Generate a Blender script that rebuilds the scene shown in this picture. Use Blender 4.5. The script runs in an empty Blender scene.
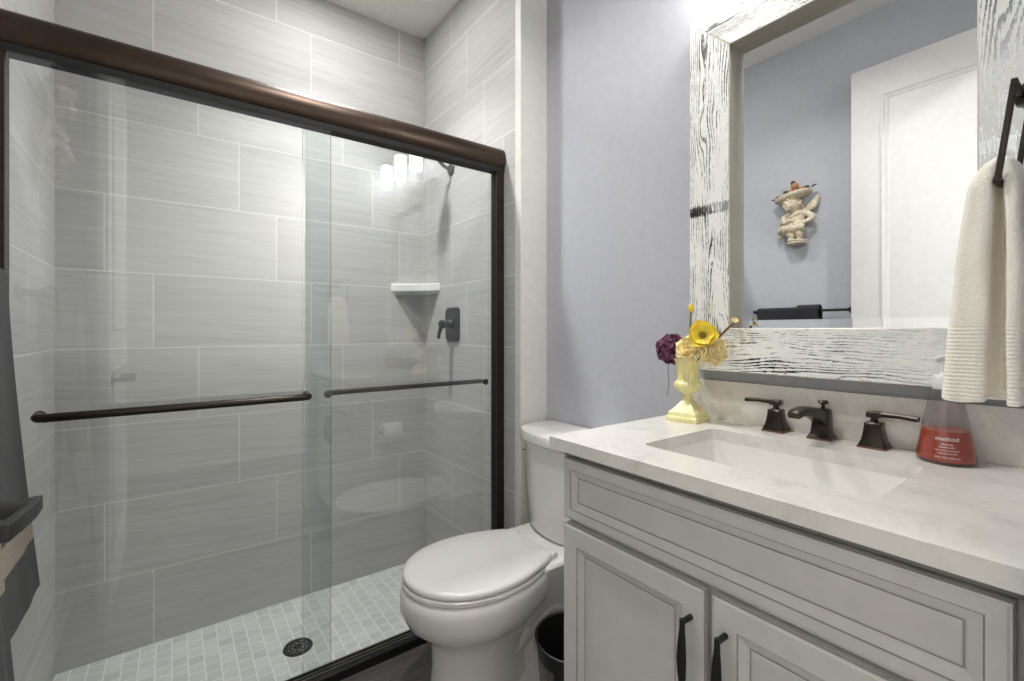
import bpy, bmesh, math, random
from mathutils import Vector, Matrix, noise as mnoise
random.seed(7)
R = math.radians
PI = math.pi
sc = bpy.context.scene
col = sc.collection

# ------------------------------------------------------------------ camera
EYE = 1.185
cam_d = bpy.data.cameras.new('camera')
cam_d.sensor_width = 36.0
cam_d.lens = 462.0 / 1024 * 36
cam_d.shift_y = -10.8 / 1024
cam_d.clip_start = 0.02
cam = bpy.data.objects.new('camera', cam_d)
cam.location = (0, 0, EYE)
cam.rotation_euler = (R(90), 0, R(-36.365))
col.objects.link(cam)
sc.camera = cam

# ------------------------------------------------------------------ world, exposure, lights
sc.view_settings.view_transform = 'Standard'
sc.view_settings.look = 'None'
sc.view_settings.gamma = 1.0
sc.view_settings.use_curve_mapping = False
sc.view_settings.exposure = 1.02
sc.cycles.max_bounces = 14
sc.cycles.diffuse_bounces = 7
sc.cycles.glossy_bounces = 6
sc.cycles.transparent_max_bounces = 24
sc.cycles.caustics_reflective = False
sc.cycles.caustics_refractive = False

SHADE_L = 10.5        # glow of the frosted vanity shades
CAN_BEAM_W = 5.2     # its downward beam
CAN_W = 4.6          # recessed lamp in the shower
FILL_BATH_W = 5.0     # fill lamp added over the bathroom floor
FILL_HALL_W = 46.0        # fill lamp added in the unseen hall behind the doorway

w = bpy.data.worlds.new('world')
sc.world = w
w.use_nodes = True
w.node_tree.nodes['Background'].inputs[0].default_value = (0.8, 0.85, 0.95, 1)
w.node_tree.nodes['Background'].inputs[1].default_value = 0.3

def lamp(name, loc, size, power, color=(1, 1, 1), spread=180):
    d = bpy.data.lights.new(name, 'AREA')
    d.shape = 'DISK'
    d.size = size
    d.energy = power
    d.color = color
    d.spread = R(spread)
    o = bpy.data.objects.new(name, d)
    o.location = loc
    col.objects.link(o)
    return o

CEIL = 2.848
lamp('shower_lamp', (0.58, 1.94, CEIL - 0.012), 0.14, CAN_W, (1, .99, .98), 180)
lamp('shower_lamp_beam', (0.58, 1.94, CEIL - 0.012), 0.14, CAN_BEAM_W, (1, .99, .98), 96)
lamp('bathroom_fill_lamp', (0.55, 1.00, CEIL - 0.012), 0.14, FILL_BATH_W, (1, .98, .95), 130)  # added fill, evens out the light in the bathroom
lamp('hall_fill_lamp', (1.50, -0.80, CEIL - 0.012), 0.30, FILL_HALL_W, (1, .98, .96))  # added out of view, soft fill through the doorway

# ------------------------------------------------------------------ materials
def lin(c):
    out = []
    for x in c:
        x /= 255.0
        out.append(x / 12.92 if x <= 0.04045 else ((x + 0.055) / 1.055) ** 2.4)
    return (out[0], out[1], out[2], 1.0)

class NT:
    """tiny node-tree writer"""
    def __init__(self, name):
        self.m = bpy.data.materials.new(name)
        self.m.use_nodes = True
        self.t = self.m.node_tree
        self.n = self.t.nodes
        self.l = self.t.links
        self.p = self.n['Principled BSDF']
        self.out = self.n['Material Output']
    def node(self, typ, **kw):
        nd = self.n.new(typ)
        for k, v in kw.items():
            setattr(nd, k, v)
        return nd
    def put(self, sock, val):
        if hasattr(val, 'is_output') or isinstance(val, bpy.types.NodeSocket):
            self.l.new(val, sock)
        else:
            sock.default_value = val
    def math(self, op, a, b=0.0, c=None, clamp=False):
        nd = self.node('ShaderNodeMath', operation=op, use_clamp=clamp)
        self.put(nd.inputs[0], a)
        self.put(nd.inputs[1], b)
        if c is not None:
            self.put(nd.inputs[2], c)
        return nd.outputs[0]
    def coords(self, kind='Object'):
        return self.node('ShaderNodeTexCoord').outputs[kind]
    def sep(self, v):
        nd = self.node('ShaderNodeSeparateXYZ')
        self.l.new(v, nd.inputs[0])
        return nd.outputs
    def comb(self, x, y, z):
        nd = self.node('ShaderNodeCombineXYZ')
        for i, v in enumerate((x, y, z)):
            self.put(nd.inputs[i], v)
        return nd.outputs[0]
    def noise(self, vec, scale, detail=3.0, rough=0.5, dist=0.0):
        nd = self.node('ShaderNodeTexNoise')
        self.l.new(vec, nd.inputs['Vector'])
        nd.inputs['Scale'].default_value = scale
        nd.inputs['Detail'].default_value = detail
        nd.inputs['Roughness'].default_value = rough
        nd.inputs['Distortion'].default_value = dist
        return nd.outputs[0]
    def mapping(self, vec, scale=(1, 1, 1), loc=(0, 0, 0)):
        nd = self.node('ShaderNodeMapping')
        self.l.new(vec, nd.inputs[0])
        nd.inputs['Scale'].default_value = scale
        nd.inputs['Location'].default_value = loc
        return nd.outputs[0]
    def ramp(self, fac, stops):
        nd = self.node('ShaderNodeValToRGB')
        self.put(nd.inputs[0], fac)
        els = nd.color_ramp.elements
        while len(els) < len(stops):
            els.new(0.5)
        for e, (p, c) in zip(els, stops):
            e.position = p
            e.color = c
        return nd.outputs[0]
    def mix(self, fac, a, b, blend='MIX'):
        nd = self.node('ShaderNodeMix', data_type='RGBA', blend_type=blend)
        self.put(nd.inputs[0], fac)
        self.put(nd.inputs[6], a)
        self.put(nd.inputs[7], b)
        return nd.outputs[2]
    def bump(self, height, strength=0.3, dist=0.002):
        nd = self.node('ShaderNodeBump')
        self.put(nd.inputs['Height'], height)
        nd.inputs['Strength'].default_value = strength
        nd.inputs['Distance'].default_value = dist
        self.l.new(nd.outputs[0], self.p.inputs['Normal'])
    def base(self, c):
        self.put(self.p.inputs['Base Color'], c)
    def set(self, **kw):
        for k, v in kw.items():
            self.put(self.p.inputs[k.replace('_', ' ')], v)

MATS = {}
def plain(name, rgb, rough=0.5, metal=0.0, var=0.03, scale=30.0, bump=0.0, bscale=200.0, **kw):
    """painted / moulded surface with a faint procedural unevenness"""
    n = NT(name)
    c = lin(rgb)
    v = n.noise(n.coords(), scale, 3.0)
    lo = tuple(x * (1 - var) for x in c[:3]) + (1,)
    hi = tuple(min(1, x * (1 + var)) for x in c[:3]) + (1,)
    n.base(n.ramp(v, [(0.3, lo), (0.7, hi)]))
    n.set(Roughness=rough, Metallic=metal)
    if bump:
        n.bump(n.noise(n.coords(), bscale, 2.0), bump, 0.001)
    for k, val in kw.items():
        n.set(**{k: val})
    MATS[name] = n.m
    return n.m

def tile_mat(name, axis, u0, step):
    n = NT(name)
    s = n.sep(n.coords())
    P, L, Z0 = 0.308, 0.617, -0.122
    zz = n.math('DIVIDE', n.math('SUBTRACT', s[2], Z0), P)
    row = n.math('FLOOR', zz)
    fz = n.math('SUBTRACT', zz, row)
    uu = n.math('DIVIDE', n.math('SUBTRACT', n.math('SUBTRACT', s[axis], u0), n.math('MULTIPLY', row, step)), L)
    cu = n.math('FLOOR', uu)
    fu = n.math('SUBTRACT', uu, cu)
    du = n.math('MULTIPLY', n.math('MINIMUM', fu, n.math('SUBTRACT', 1.0, fu)), L)
    dz = n.math('MULTIPLY', n.math('MINIMUM', fz, n.math('SUBTRACT', 1.0, fz)), P)
    d = n.math('MINIMUM', du, dz)
    grout = n.math('LESS_THAN', d, 0.0017)
    wn = n.node('ShaderNodeTexWhiteNoise', noise_dimensions='3D')
    n.l.new(n.comb(cu, row, 3.3), wn.inputs['Vector'])
    rnd = wn.outputs[0]
    off = n.math('MULTIPLY', rnd, 40.0)
    v1 = n.comb(n.math('ADD', n.math('MULTIPLY', s[axis], 2.2), off), n.math('ADD', n.math('MULTIPLY', s[2], 52.0), n.math('MULTIPLY', s[axis], 2.0)), off)
    v2 = n.comb(n.math('ADD', n.math('MULTIPLY', s[axis], 5.0), off), n.math('MULTIPLY', s[2], 120.0), off)
    a = n.noise(v1, 1.0, 4.0, 0.6, 0.6)
    b = n.noise(v2, 1.0, 2.0, 0.5)
    f = n.math('ADD', n.math('MULTIPLY', a, 0.7), n.math('MULTIPLY', b, 0.3))
    c = n.ramp(f, [(0.28, lin((174, 172, 170))), (0.5, lin((187, 186, 184))), (0.72, lin((197, 196, 196)))])
    tint = n.math('ADD', 0.95, n.math('MULTIPLY', rnd, 0.09))
    c = n.mix(1.0, c, n.comb(tint, tint, tint), 'MULTIPLY')
    n.base(n.mix(grout, c, lin((222, 221, 218))))
    n.set(Roughness=n.math('ADD', 0.56, n.math('MULTIPLY', grout, 0.4)))
    n.p.inputs['Specular IOR Level'].default_value = 0.22
    n.bump(n.math('SMOOTH_MIN', n.math('MULTIPLY', d, 400.0), 1.0, 0.2), 0.35, 0.0015)
    MATS[name] = n.m
    return n.m

def mosaic_mat():
    n = NT('mosaic_tile')
    s = n.sep(n.coords())
    br = n.node('ShaderNodeTexBrick', offset=0.5, offset_frequency=2)
    n.l.new(n.comb(s[1], s[0], 0.0), br.inputs['Vector'])
    br.inputs['Scale'].default_value = 1.0
    br.inputs['Brick Width'].default_value = 0.056
    br.inputs['Row Height'].default_value = 0.052
    br.inputs['Mortar Size'].default_value = 0.0021
    br.inputs['Mortar Smooth'].default_value = 0.1
    br.inputs['Color1'].default_value = lin((190, 190, 188))
    br.inputs['Color2'].default_value = lin((206, 206, 204))
    br.inputs['Mortar'].default_value = lin((226, 226, 223))
    v = n.noise(n.mapping(n.coords(), (14, 60, 1)), 1.0, 3.0)
    n.base(n.mix(0.5, br.outputs[0], n.ramp(v, [(0.3, (0.35, 0.35, 0.34, 1)), (0.7, (0.55, 0.55, 0.54, 1))]), 'SOFT_LIGHT'))
    n.set(Roughness=0.5)
    n.bump(n.math('SUBTRACT', 1.0, br.outputs[1]), 0.3, 0.001)
    MATS['mosaic'] = n.m
    return n.m

def wood_floor_mat():
    n = NT('grey_plank')
    s = n.sep(n.coords())
    br = n.node('ShaderNodeTexBrick', offset=0.37, offset_frequency=2)
    n.l.new(n.comb(s[0], s[1], 0.0), br.inputs['Vector'])
    br.inputs['Scale'].default_value = 1.0
    br.inputs['Brick Width'].default_value = 1.22
    br.inputs['Row Height'].default_value = 0.15
    br.inputs['Mortar Size'].default_value = 0.0012
    br.inputs['Color1'].default_value = lin((92, 88, 86))
    br.inputs['Color2'].default_value = lin((112, 107, 104))
    br.inputs['Mortar'].default_value = lin((48, 46, 45))
    g = n.noise(n.mapping(n.coords(), (4, 70, 1)), 1.0, 5.0, 0.65, 0.5)
    n.base(n.mix(0.7, br.outputs[0], n.ramp(g, [(0.3, (0.2, 0.2, 0.2, 1)), (0.72, (0.75, 0.75, 0.75, 1))]), 'OVERLAY'))
    n.set(Roughness=0.42)
    n.bump(g, 0.12, 0.001)
    MATS['plank'] = n.m
    return n.m

def quartz_mat(name, lo, hi):
    n = NT(name)
    a = n.noise(n.coords(), 9.0, 6.0, 0.65, 0.8)
    b = n.noise(n.coords(), 55.0, 4.0, 0.7)
    f = n.math('ADD', n.math('MULTIPLY', a, 0.65), n.math('MULTIPLY', b, 0.35))
    n.base(n.ramp(f, [(0.33, lin(lo)), (0.52, lin(hi)), (0.75, lin(tuple(min(255, x + 5) for x in hi)))]))
    n.set(Roughness=0.22)
    MATS[name] = n.m
    return n.m

def grain_mat(name, along, across):
    """mirror strips printed with white weathered wood grain"""
    n = NT(name)
    s = n.sep(n.coords())
    u, v = s[along], s[across]
    big = n.noise(n.comb(n.math('MULTIPLY', u, 2.6), n.math('MULTIPLY', v, 13.0), 1.7 + along), 1.0, 2.0, 0.5, 0.2)
    fine = n.noise(n.comb(n.math('MULTIPLY', u, 55.0), n.math('MULTIPLY', v, 420.0), 4.1), 1.0, 3.0, 0.65)
    ph = n.math('ADD', n.math('ADD', n.math('MULTIPLY', v, 800.0), n.math('MULTIPLY', big, 70.0)), n.math('MULTIPLY', fine, 7.0))
    ring = n.math('ADD', n.math('MULTIPLY', n.math('SINE', ph), 0.5), 0.5)
    patch = n.noise(n.comb(n.math('MULTIPLY', u, 5.0), n.math('MULTIPLY', v, 20.0), 9.0 + across), 1.0, 3.0, 0.6)
    m = n.math('ADD', n.math('MULTIPLY', ring, 0.42), n.math('ADD', n.math('MULTIPLY', patch, 0.95), n.math('MULTIPLY', fine, 0.55)))
    if along == 2:      # a dark worn butt joint across the upright
        m = n.math('ADD', m, n.math('MULTIPLY', n.math('LESS_THAN', n.math('ABSOLUTE', n.math('ADD', n.math('SUBTRACT', u, 0.452), n.math('MULTIPLY', fine, -0.03))), 0.015), n.math('MULTIPLY', n.noise(n.comb(n.math('MULTIPLY', u, 40.0), n.math('MULTIPLY', v, 110.0), 2.2), 1.0, 3.0, 0.7), 0.72)))
    mask = n.ramp(n.math('MULTIPLY', m, 0.5), [(0.545, (0, 0, 0, 1)), (0.58, (1, 1, 1, 1))])
    n.base(n.mix(mask, lin((236, 236, 233)), lin((205, 208, 212))))
    n.set(Roughness=n.math('SUBTRACT', 0.5, n.math('MULTIPLY', mask, 0.42)), Metallic=n.math('MULTIPLY', mask, 1.0))
    MATS[name] = n.m
    return n.m

def glass_mat(name, tint, gloss=1.0):
    """clear pane: transparent, mirror-like towards grazing angles"""
    n = NT(name)
    tr = n.node('ShaderNodeBsdfTransparent')
    tr.inputs[0].default_value = tint
    gl = n.node('ShaderNodeBsdfGlossy')
    gl.inputs['Roughness'].default_value = 0.0
    lw = n.node('ShaderNodeLayerWeight')
    lw.inputs[0].default_value = 0.5
    f5 = n.math('POWER', lw.outputs['Facing'], 5.0)
    f = n.math('MULTIPLY', n.math('ADD', 0.04, n.math('MULTIPLY', f5, 0.96)), gloss, clamp=True)
    mx = n.node('ShaderNodeMixShader')
    n.l.new(f, mx.inputs[0])
    n.l.new(tr.outputs[0], mx.inputs[1])
    n.l.new(gl.outputs[0], mx.inputs[2])
    n.l.new(mx.outputs[0], n.out.inputs['Surface'])
    MATS[name] = n.m
    return n.m

def emit_mat(name, rgb, strength):
    n = NT(name)
    n.base((0.9, 0.9, 0.9, 1))
    n.set(Roughness=0.3)
    n.p.inputs['Emission Color'].default_value = lin(rgb)
    n.p.inputs['Emission Strength'].default_value = strength
    MATS[name] = n.m
    return n.m

def terry_mat(name, rgb, stripes=None, deep=0.72, bscale=420.0, ridge=None):
    """looped cotton; stripes = [(z0, z1, rgb)] woven bands by local height; ridge = woven cord lines below a height"""
    n = NT(name)
    co = n.coords()
    v = n.noise(co, bscale, 2.0, 0.7)
    c = lin(rgb)
    cc = n.ramp(v, [(0.3, tuple(x * deep for x in c[:3]) + (1,)), (0.65, c)])
    z = n.sep(co)[2]
    for z0, z1, srgb in stripes or []:
        k = n.math('MULTIPLY', n.math('GREATER_THAN', z, z0), n.math('LESS_THAN', z, z1))
        sc_ = lin(srgb)
        cc = n.mix(k, cc, n.ramp(v, [(0.3, tuple(x * deep for x in sc_[:3]) + (1,)), (0.65, sc_)]))
    n.base(cc)
    n.set(Roughness=0.95)
    n.p.inputs['Sheen Weight'].default_value = 0.08
    h = v
    if ridge:
        k = n.math('MULTIPLY', n.math('SINE', n.math('MULTIPLY', z, 1250.0)), n.math('LESS_THAN', z, ridge))
        h = n.math('ADD', v, n.math('MULTIPLY', k, 0.22))
    n.bump(h, 0.7, 0.002)
    MATS[name] = n.m
    return n.m

tile_mat('tile_back', 0, -0.06, -0.1545)
tile_mat('tile_right', 1, 1.341, 0.1545)
tile_mat('tile_left', 1, 1.396, 0.1545)
mosaic_mat()
wood_floor_mat()
quartz_mat('quartz', (206, 204, 199), (224, 222, 217))
quartz_mat('marble_splash', (206, 201, 194), (228, 224, 217))
quartz_mat('marble_shelf', (214, 213, 210), (232, 231, 229))
grain_mat('grain_upright', 2, 1)
grain_mat('grain_level', 1, 2)
glass_mat('pane', (0.957, 0.975, 0.970, 1), 2.1)
glass_mat('bottle_plastic', (0.86, 0.85, 0.86, 1), 1.4)
plain('blue_grey_paint', (182, 184, 191), 0.6, bump=0.05)
plain('white_paint', (222, 221, 216), 0.45)
plain('ceiling_paint', (226, 225, 220), 0.8)
plain('door_paint', (204, 204, 203), 0.5)
plain('cabinet_paint', (205, 204, 201), 0.4)
plain('cabinet_glaze', (148, 146, 143), 0.5)
plain('ceramic', (232, 231, 228), 0.08, var=0.01)
plain('seat_plastic', (228, 227, 224), 0.22, var=0.01)
plain('bronze', (70, 58, 50), 0.36, 0.85, var=0.06)
plain('dark_bronze', (58, 52, 47), 0.28, 0.8, var=0.08)
plain('bronze_edge', (136, 100, 78), 0.3, 0.9)
plain('black_metal', (22, 22, 23), 0.42, 0.2)
plain('black_rubber', (8, 8, 8), 0.7)
plain('dark_grey_metal', (44, 44, 46), 0.3, 0.5)
plain('track_metal', (128, 126, 122), 0.35, 0.5)
plain('chrome', (215, 216, 218), 0.12, 1.0, var=0.01)
plain('nickel', (190, 188, 184), 0.25, 1.0, var=0.02)
plain('glass_edge', (122, 150, 140), 0.15)
plain('champagne', (196, 191, 178), 0.35, 0.1)
plain('bin_plastic', (26, 28, 33), 0.38)
plain('bin_inside', (9, 9, 10), 0.6)
plain('sticker', (120, 120, 120), 0.3, 0.3, var=0.5, scale=90)
plain('paper', (236, 234, 230), 0.9)
plain('pump_plastic', (232, 230, 228), 0.3)
plain('label_white', (240, 232, 228), 0.5)
plain('resin', (206, 194, 172), 0.6, var=0.22, scale=70)
plain('resin_hair', (196, 180, 152), 0.65, var=0.18, scale=80)
plain('fruit_red', (128, 70, 52), 0.5, var=0.15)
plain('fruit_gold', (176, 128, 78), 0.5, var=0.15)
plain('fruit_dark', (66, 54, 46), 0.5, var=0.2)
plain('leaf_olive', (92, 92, 66), 0.6, var=0.2)
plain('urn_glaze', (232, 224, 164), 0.28, var=0.10, scale=40)
plain('petal_yellow', (250, 224, 84), 0.6, var=0.10, scale=60)
plain('petal_cream', (246, 228, 172), 0.65, var=0.12, scale=50)
plain('petal_purple', (112, 62, 88), 0.7, var=0.55, scale=110)
plain('petal_pale', (244, 232, 176), 0.6, var=0.06)
plain('stamen', (112, 104, 54), 0.7, var=0.3, scale=300)
plain('stem_green', (110, 106, 62), 0.6)
plain('twig_brown', (104, 70, 36), 0.6, var=0.2)
plain('thread_grey', (120, 122, 124), 0.8)
n = NT('mirror_silver'); n.base((0.93, 0.94, 0.94, 1)); n.set(Roughness=0.0, Metallic=1.0); MATS['mirror'] = n.m
n = NT('soap_liquid'); n.base(lin((206, 98, 78))); n.set(Roughness=0.12); n.p.inputs['Transmission Weight'].default_value = 0.25
n.p.inputs['Emission Strength'].default_value = 0.0; MATS['soap'] = n.m
emit_mat('shade_glow', (255, 252, 247), SHADE_L)
emit_mat('can_glow', (255, 248, 238), 2.5)
terry_mat('cream_terry', (255, 250, 238), None, 0.93, 380.0, ridge=-0.17)
terry_mat('grey_terry', (36, 36, 41), [(0.748 - 1.29, 0.80 - 1.29, (146, 132, 116))], 0.55)
terry_mat('grey_terry_small', (34, 34, 39), [(0.735 - 1.29, 0.825 - 1.29, (146, 132, 116))], 0.55)
M = MATS

# ------------------------------------------------------------------ mesh builder
def catmull(pts, n, closed=False):
    """dense smooth curve through points (tuples of any length)"""
    out = []
    k = len(pts)
    segs = k if closed else k - 1
    for i in range(segs):
        if closed:
            p0, p1, p2, p3 = (pts[(i + j - 1) % k] for j in range(4))
        else:
            p0, p1, p2, p3 = (pts[min(max(i + j - 1, 0), k - 1)] for j in range(4))
        for s in range(n):
            t = s / n
            out.append(tuple(0.5 * ((2 * b) + (c - a) * t + (2 * a - 5 * b + 4 * c - d) * t * t + (-a + 3 * b - 3 * c + d) * t ** 3)
                             for a, b, c, d in zip(p0, p1, p2, p3)))
    if not closed:
        out.append(tuple(pts[-1]))
    return out

class MB:
    def __init__(self):
        self.v, self.f, self.mi = [], [], []
    def add(self, vs, fs, mi=0):
        o = len(self.v)
        self.v += [tuple(p) for p in vs]
        self.f += [tuple(i + o for i in f) for f in fs]
        self.mi += [mi] * len(fs)
        return self
    def box(self, x0, x1, y0, y1, z0, z1, mi=0):
        vs = [(x, y, z) for x in (x0, x1) for y in (y0, y1) for z in (z0, z1)]
        return self.add(vs, [(0, 1, 3, 2), (4, 6, 7, 5), (0, 4, 5, 1), (2, 3, 7, 6), (0, 2, 6, 4), (1, 5, 7, 3)], mi)
    def loft(self, loops, cap0=True, cap1=True, mi=0, closed=True):
        k = len(loops[0])
        vs = [p for l in loops for p in l]
        fs = []
        for i in range(len(loops) - 1):
            for j in range(k if closed else k - 1):
                a, b = i * k + j, i * k + (j + 1) % k
                fs.append((a, b, b + k, a + k))
        if cap0:
            fs.append(tuple(range(k - 1, -1, -1)))
        if cap1:
            fs.append(tuple((len(loops) - 1) * k + j for j in range(k)))
        return self.add(vs, fs, mi)
    def lathe(self, prof, c=(0, 0, 0), n=32, mi=0, cap0=True, cap1=True, axis='Z', flute=None):
        loops = []
        for r, h in prof:
            lp = []
            for j in range(n):
                a = 2 * PI * j / n
                rr = r * (1 + (flute(a, h) if flute else 0))
                x, y = rr * math.cos(a), rr * math.sin(a)
                if axis == 'Z': q = (x, y, h)
                elif axis == 'X': q = (h, x, y)
                else: q = (y, h, x)
                lp.append((q[0] + c[0], q[1] + c[1], q[2] + c[2]))
            loops.append(lp)
        return self.loft(loops, cap0, cap1, mi)
    def tube(self, pts, rad, n=12, mi=0, caps=True, prof=None, up=(0, 0, 1)):
        """sweep a round (or given [(a,b)]) profile along points; rad is a number or a list; profile a = side, b = up"""
        P = [Vector(p) for p in pts]
        if not isinstance(rad, (list, tuple)):
            rad = [rad] * len(P)
        loops = []
        last = Vector(up)
        for i, p in enumerate(P):
            t = (P[min(i + 1, len(P) - 1)] - P[max(i - 1, 0)]).normalized()
            u = last - t * last.dot(t)
            if u.length < 1e-4:
                u = Vector((1, 0, 0)) - t * t.x
            u.normalize()
            last = u
            s = t.cross(u)
            r = rad[i]
            if prof:
                ra, rb = r if isinstance(r, (list, tuple)) else (r, r)
                lp = [p + s * a * ra + u * b * rb for a, b in prof]
            else:
                lp = [p + (s * math.cos(2 * PI * j / n) + u * math.sin(2 * PI * j / n)) * r for j in range(n)]
            loops.append([tuple(q) for q in lp])
        return self.loft(loops, caps, caps, mi)
    def ball(self, c, r, n=14, m=9, mi=0, rot=None):
        if not isinstance(r, (list, tuple)):
            r = (r, r, r)
        loops = []
        for i in range(1, m):
            a = PI * i / m
            lp = []
            for j in range(n):
                b = 2 * PI * j / n
                q = Vector((r[0] * math.sin(a) * math.cos(b), r[1] * math.sin(a) * math.sin(b), -r[2] * math.cos(a)))
                if rot: q = rot @ q
                lp.append(tuple(q + Vector(c)))
            loops.append(lp)
        return self.loft(loops, True, True, mi)
    def build(self, name, mats, parent=None, loc=None, bevel=0.0, seg=2, angle=35, smooth=True, remesh=0.0):
        if not isinstance(mats, (list, tuple)):
            mats = [mats]
        org = Vector((0, 0, 0))
        if parent is not None:
            org = parent['_org'] if False else ORG[parent.name]
        elif loc is not None:
            org = Vector(loc)
        me = bpy.data.meshes.new(name)
        me.from_pydata([tuple(Vector(p) - org) for p in self.v], [], self.f)
        for m in mats:
            me.materials.append(M[m] if isinstance(m, str) else m)
        for p, i in zip(me.polygons, self.mi):
            p.material_index = i
        bm = bmesh.new()
        bm.from_mesh(me)
        bmesh.ops.recalc_face_normals(bm, faces=bm.faces)
        if bevel:
            es = [e for e in bm.edges if len(e.link_faces) == 2 and e.calc_face_angle(0) > R(30)]
            bmesh.ops.bevel(bm, geom=es, offset=bevel, offset_type='OFFSET', segments=seg, profile=0.5, affect='EDGES', clamp_overlap=True)
        bm.to_mesh(me)
        bm.free()
        o = bpy.data.objects.new(name, me)
        col.objects.link(o)
        if remesh:
            md = o.modifiers.new('skin', 'REMESH')
            md.mode = 'VOXEL'
            md.voxel_size = remesh
            sm = o.modifiers.new('soft', 'SMOOTH')
            sm.factor = 0.5
            sm.iterations = 3
            dg = bpy.context.evaluated_depsgraph_get()
            me2 = bpy.data.meshes.new_from_object(o.evaluated_get(dg))
            o.modifiers.clear()
            o.data = me2
            me2.name = name
            me = me2
            if not me.materials:
                for m in mats:
                    me.materials.append(M[m])
        if smooth:
            me.shade_smooth()
            if not remesh:
                me.set_sharp_from_angle(angle=R(angle))
        if parent is not None:
            o.parent = parent
            ORG[o.name] = org
        else:
            o.location = org
            ORG[o.name] = org
        return o

ORG = {}
def thing(name, label, cat, loc, group=None):
    o = bpy.data.objects.new(name, None)
    o.empty_display_size = 0.05
    col.objects.link(o)
    o.location = loc
    ORG[o.name] = Vector(loc)
    o['label'] = label
    o['category'] = cat
    if group: o['group'] = group
    return o
def tag(o, label, cat, group=None, kind=None):
    o['label'] = label
    o['category'] = cat
    if group: o['group'] = group
    if kind: o['kind'] = kind
    return o
def struct(name, mb, mats, label=None, **kw):
    o = mb.build(name, mats, smooth=kw.pop('smooth', False), **kw)
    o['kind'] = 'structure'
    if label: o['label'] = label
    return o

def rrect(x0, x1, y0, y1, r, z=None, n=6, plane='XY', fix=0.0):
    """rounded rectangle loop"""
    pts = []
    for cx, cy, a0 in ((x1 - r, y1 - r, 0), (x0 + r, y1 - r, 90), (x0 + r, y0 + r, 180), (x1 - r, y0 + r, 270)):
        for k in range(n + 1):
            a = R(a0 + 90 * k / n)
            pts.append((cx + r * math.cos(a), cy + r * math.sin(a)))
    if plane == 'XY': return [(a, b, z) for a, b in pts]
    if plane == 'YZ': return [(fix, a, b) for a, b in pts]
    return [(a, fix, b) for a, b in pts]

# ------------------------------------------------------------------ the setting
XL, XW, XR = -0.356, 1.31, 1.168      # left wall, mirror wall, shower plumbing wall
YB, YT, YF = 2.434, 1.565, 0.07       # shower back, start of tile, wall of the doorway
ZS = -0.122                           # shower floor
struct('floor', MB().box(-1.2, 2.2, -1.6, 1.602, -0.06, 0), 'plank', 'dark grey wood plank floor')
struct('shower_floor', MB().box(XL - .02, XR + .02, 1.60, YB + .02, ZS - .06, ZS), 'mosaic', 'light grey mosaic shower floor')
struct('ceiling', MB().box(-1.2, 2.2, -1.6, YB + .1, CEIL, CEIL + .08), 'ceiling_paint', 'white ceiling')
struct('wall_right', MB().box(XW, XW + .1, -0.05, YT, 0, CEIL), 'blue_grey_paint', 'blue grey painted wall behind mirror and toilet')
struct('wall_left', MB().box(XL - .1, XL, -0.05, YT, 0, CEIL), 'blue_grey_paint', 'blue grey painted wall with figurine and towel bar')
struct('wall_shower_back', MB().box(XL - .1, XR + .24, YB, YB + .1, ZS - .06, CEIL), 'tile_back', 'grey streaked tile wall at the back of the shower')
struct('wall_shower_left', MB().box(XL - .1, XL, YT, YB, ZS - .06, CEIL), 'tile_left', 'grey streaked tile wall left in the shower')
struct('wall_shower_right', MB().box(XR, XW + .1, YT, YB, ZS - .06, CEIL), 'tile_right', 'grey streaked tile wall with the shower valve')
struct('trim_1', MB().box(XR, XW + .05, 1.525, YT, 0, CEIL), 'white_paint', 'white painted wall end beside the shower', bevel=0.002)
# wall of the doorway (behind / beside the camera) and the hall beyond
wf = MB()
wf.box(0.725, 2.1, -0.05, YF, 0, CEIL)
wf.box(-1.0, -0.245, -0.05, YF, 0, CEIL)
wf.box(-0.245, 0.725, -0.05, YF, 2.50, CEIL)
struct('wall_front', wf, 'blue_grey_paint', 'wall with the doorway')
struct('wall_hall_left', MB().box(-1.1, -1.0, -1.5, -0.05, 0, CEIL), 'white_paint', 'hall wall')
struct('wall_hall_right', MB().box(2.1, 2.2, -1.5, -0.05, 0, CEIL), 'white_paint', 'hall wall')
struct('wall_hall_back', MB().box(-1.1, 2.2, -1.6, -1.5, 0, CEIL), 'white_paint', 'hall wall')
struct('baseboard_right', MB().box(XW - .014, XW, 0.86, 1.525, 0, 0.13), 'white_paint', 'white baseboard behind the toilet', bevel=0.003)
struct('baseboard_left', MB().box(XL, XL + .014, YF, YT, 0, 0.13), 'white_paint', 'white baseboard under the towel bar', bevel=0.003)

# open door against the left wall
DX = -0.2
door = MB().box(DX - .036, DX, -0.035, 0.872, 0.012, 2.487).build('door_1', 'door_paint', bevel=0.002)
door['kind'] = 'structure'; door['label'] = 'white panelled door standing open along the left wall'
def moulding(y0, y1, z0, z1):
    """raised picture-frame moulding with a sunk look, on the door's room face"""
    mb = MB()
    steps = [(0.0, 0.0), (0.004, 0.007), (0.012, 0.009), (0.020, 0.004), (0.030, 0.003), (0.036, 0.0)]
    mb.loft([[(DX + h, y0 + i, z0 + i), (DX + h, y1 - i, z0 + i), (DX + h, y1 - i, z1 - i), (DX + h, y0 + i, z1 - i)] for i, h in steps], False, False)
    return mb.build('door_moulding', 'door_paint', door, angle=20)
moulding(0.085, 0.752, 1.18, 2.34)
moulding(0.085, 0.752, 0.22, 1.02)
lv = MB()
lv.lathe([(0.001, DX), (0.030, DX), (0.030, DX + .006), (0.026, DX + .009), (0.001, DX + .009)], (0, 0.778, 0.978), 28, axis='X')
lv.tube([(DX + .006, 0.778, 0.978), (DX + .071, 0.762, 0.978)], [0.0105, 0.0105], 14)
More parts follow.
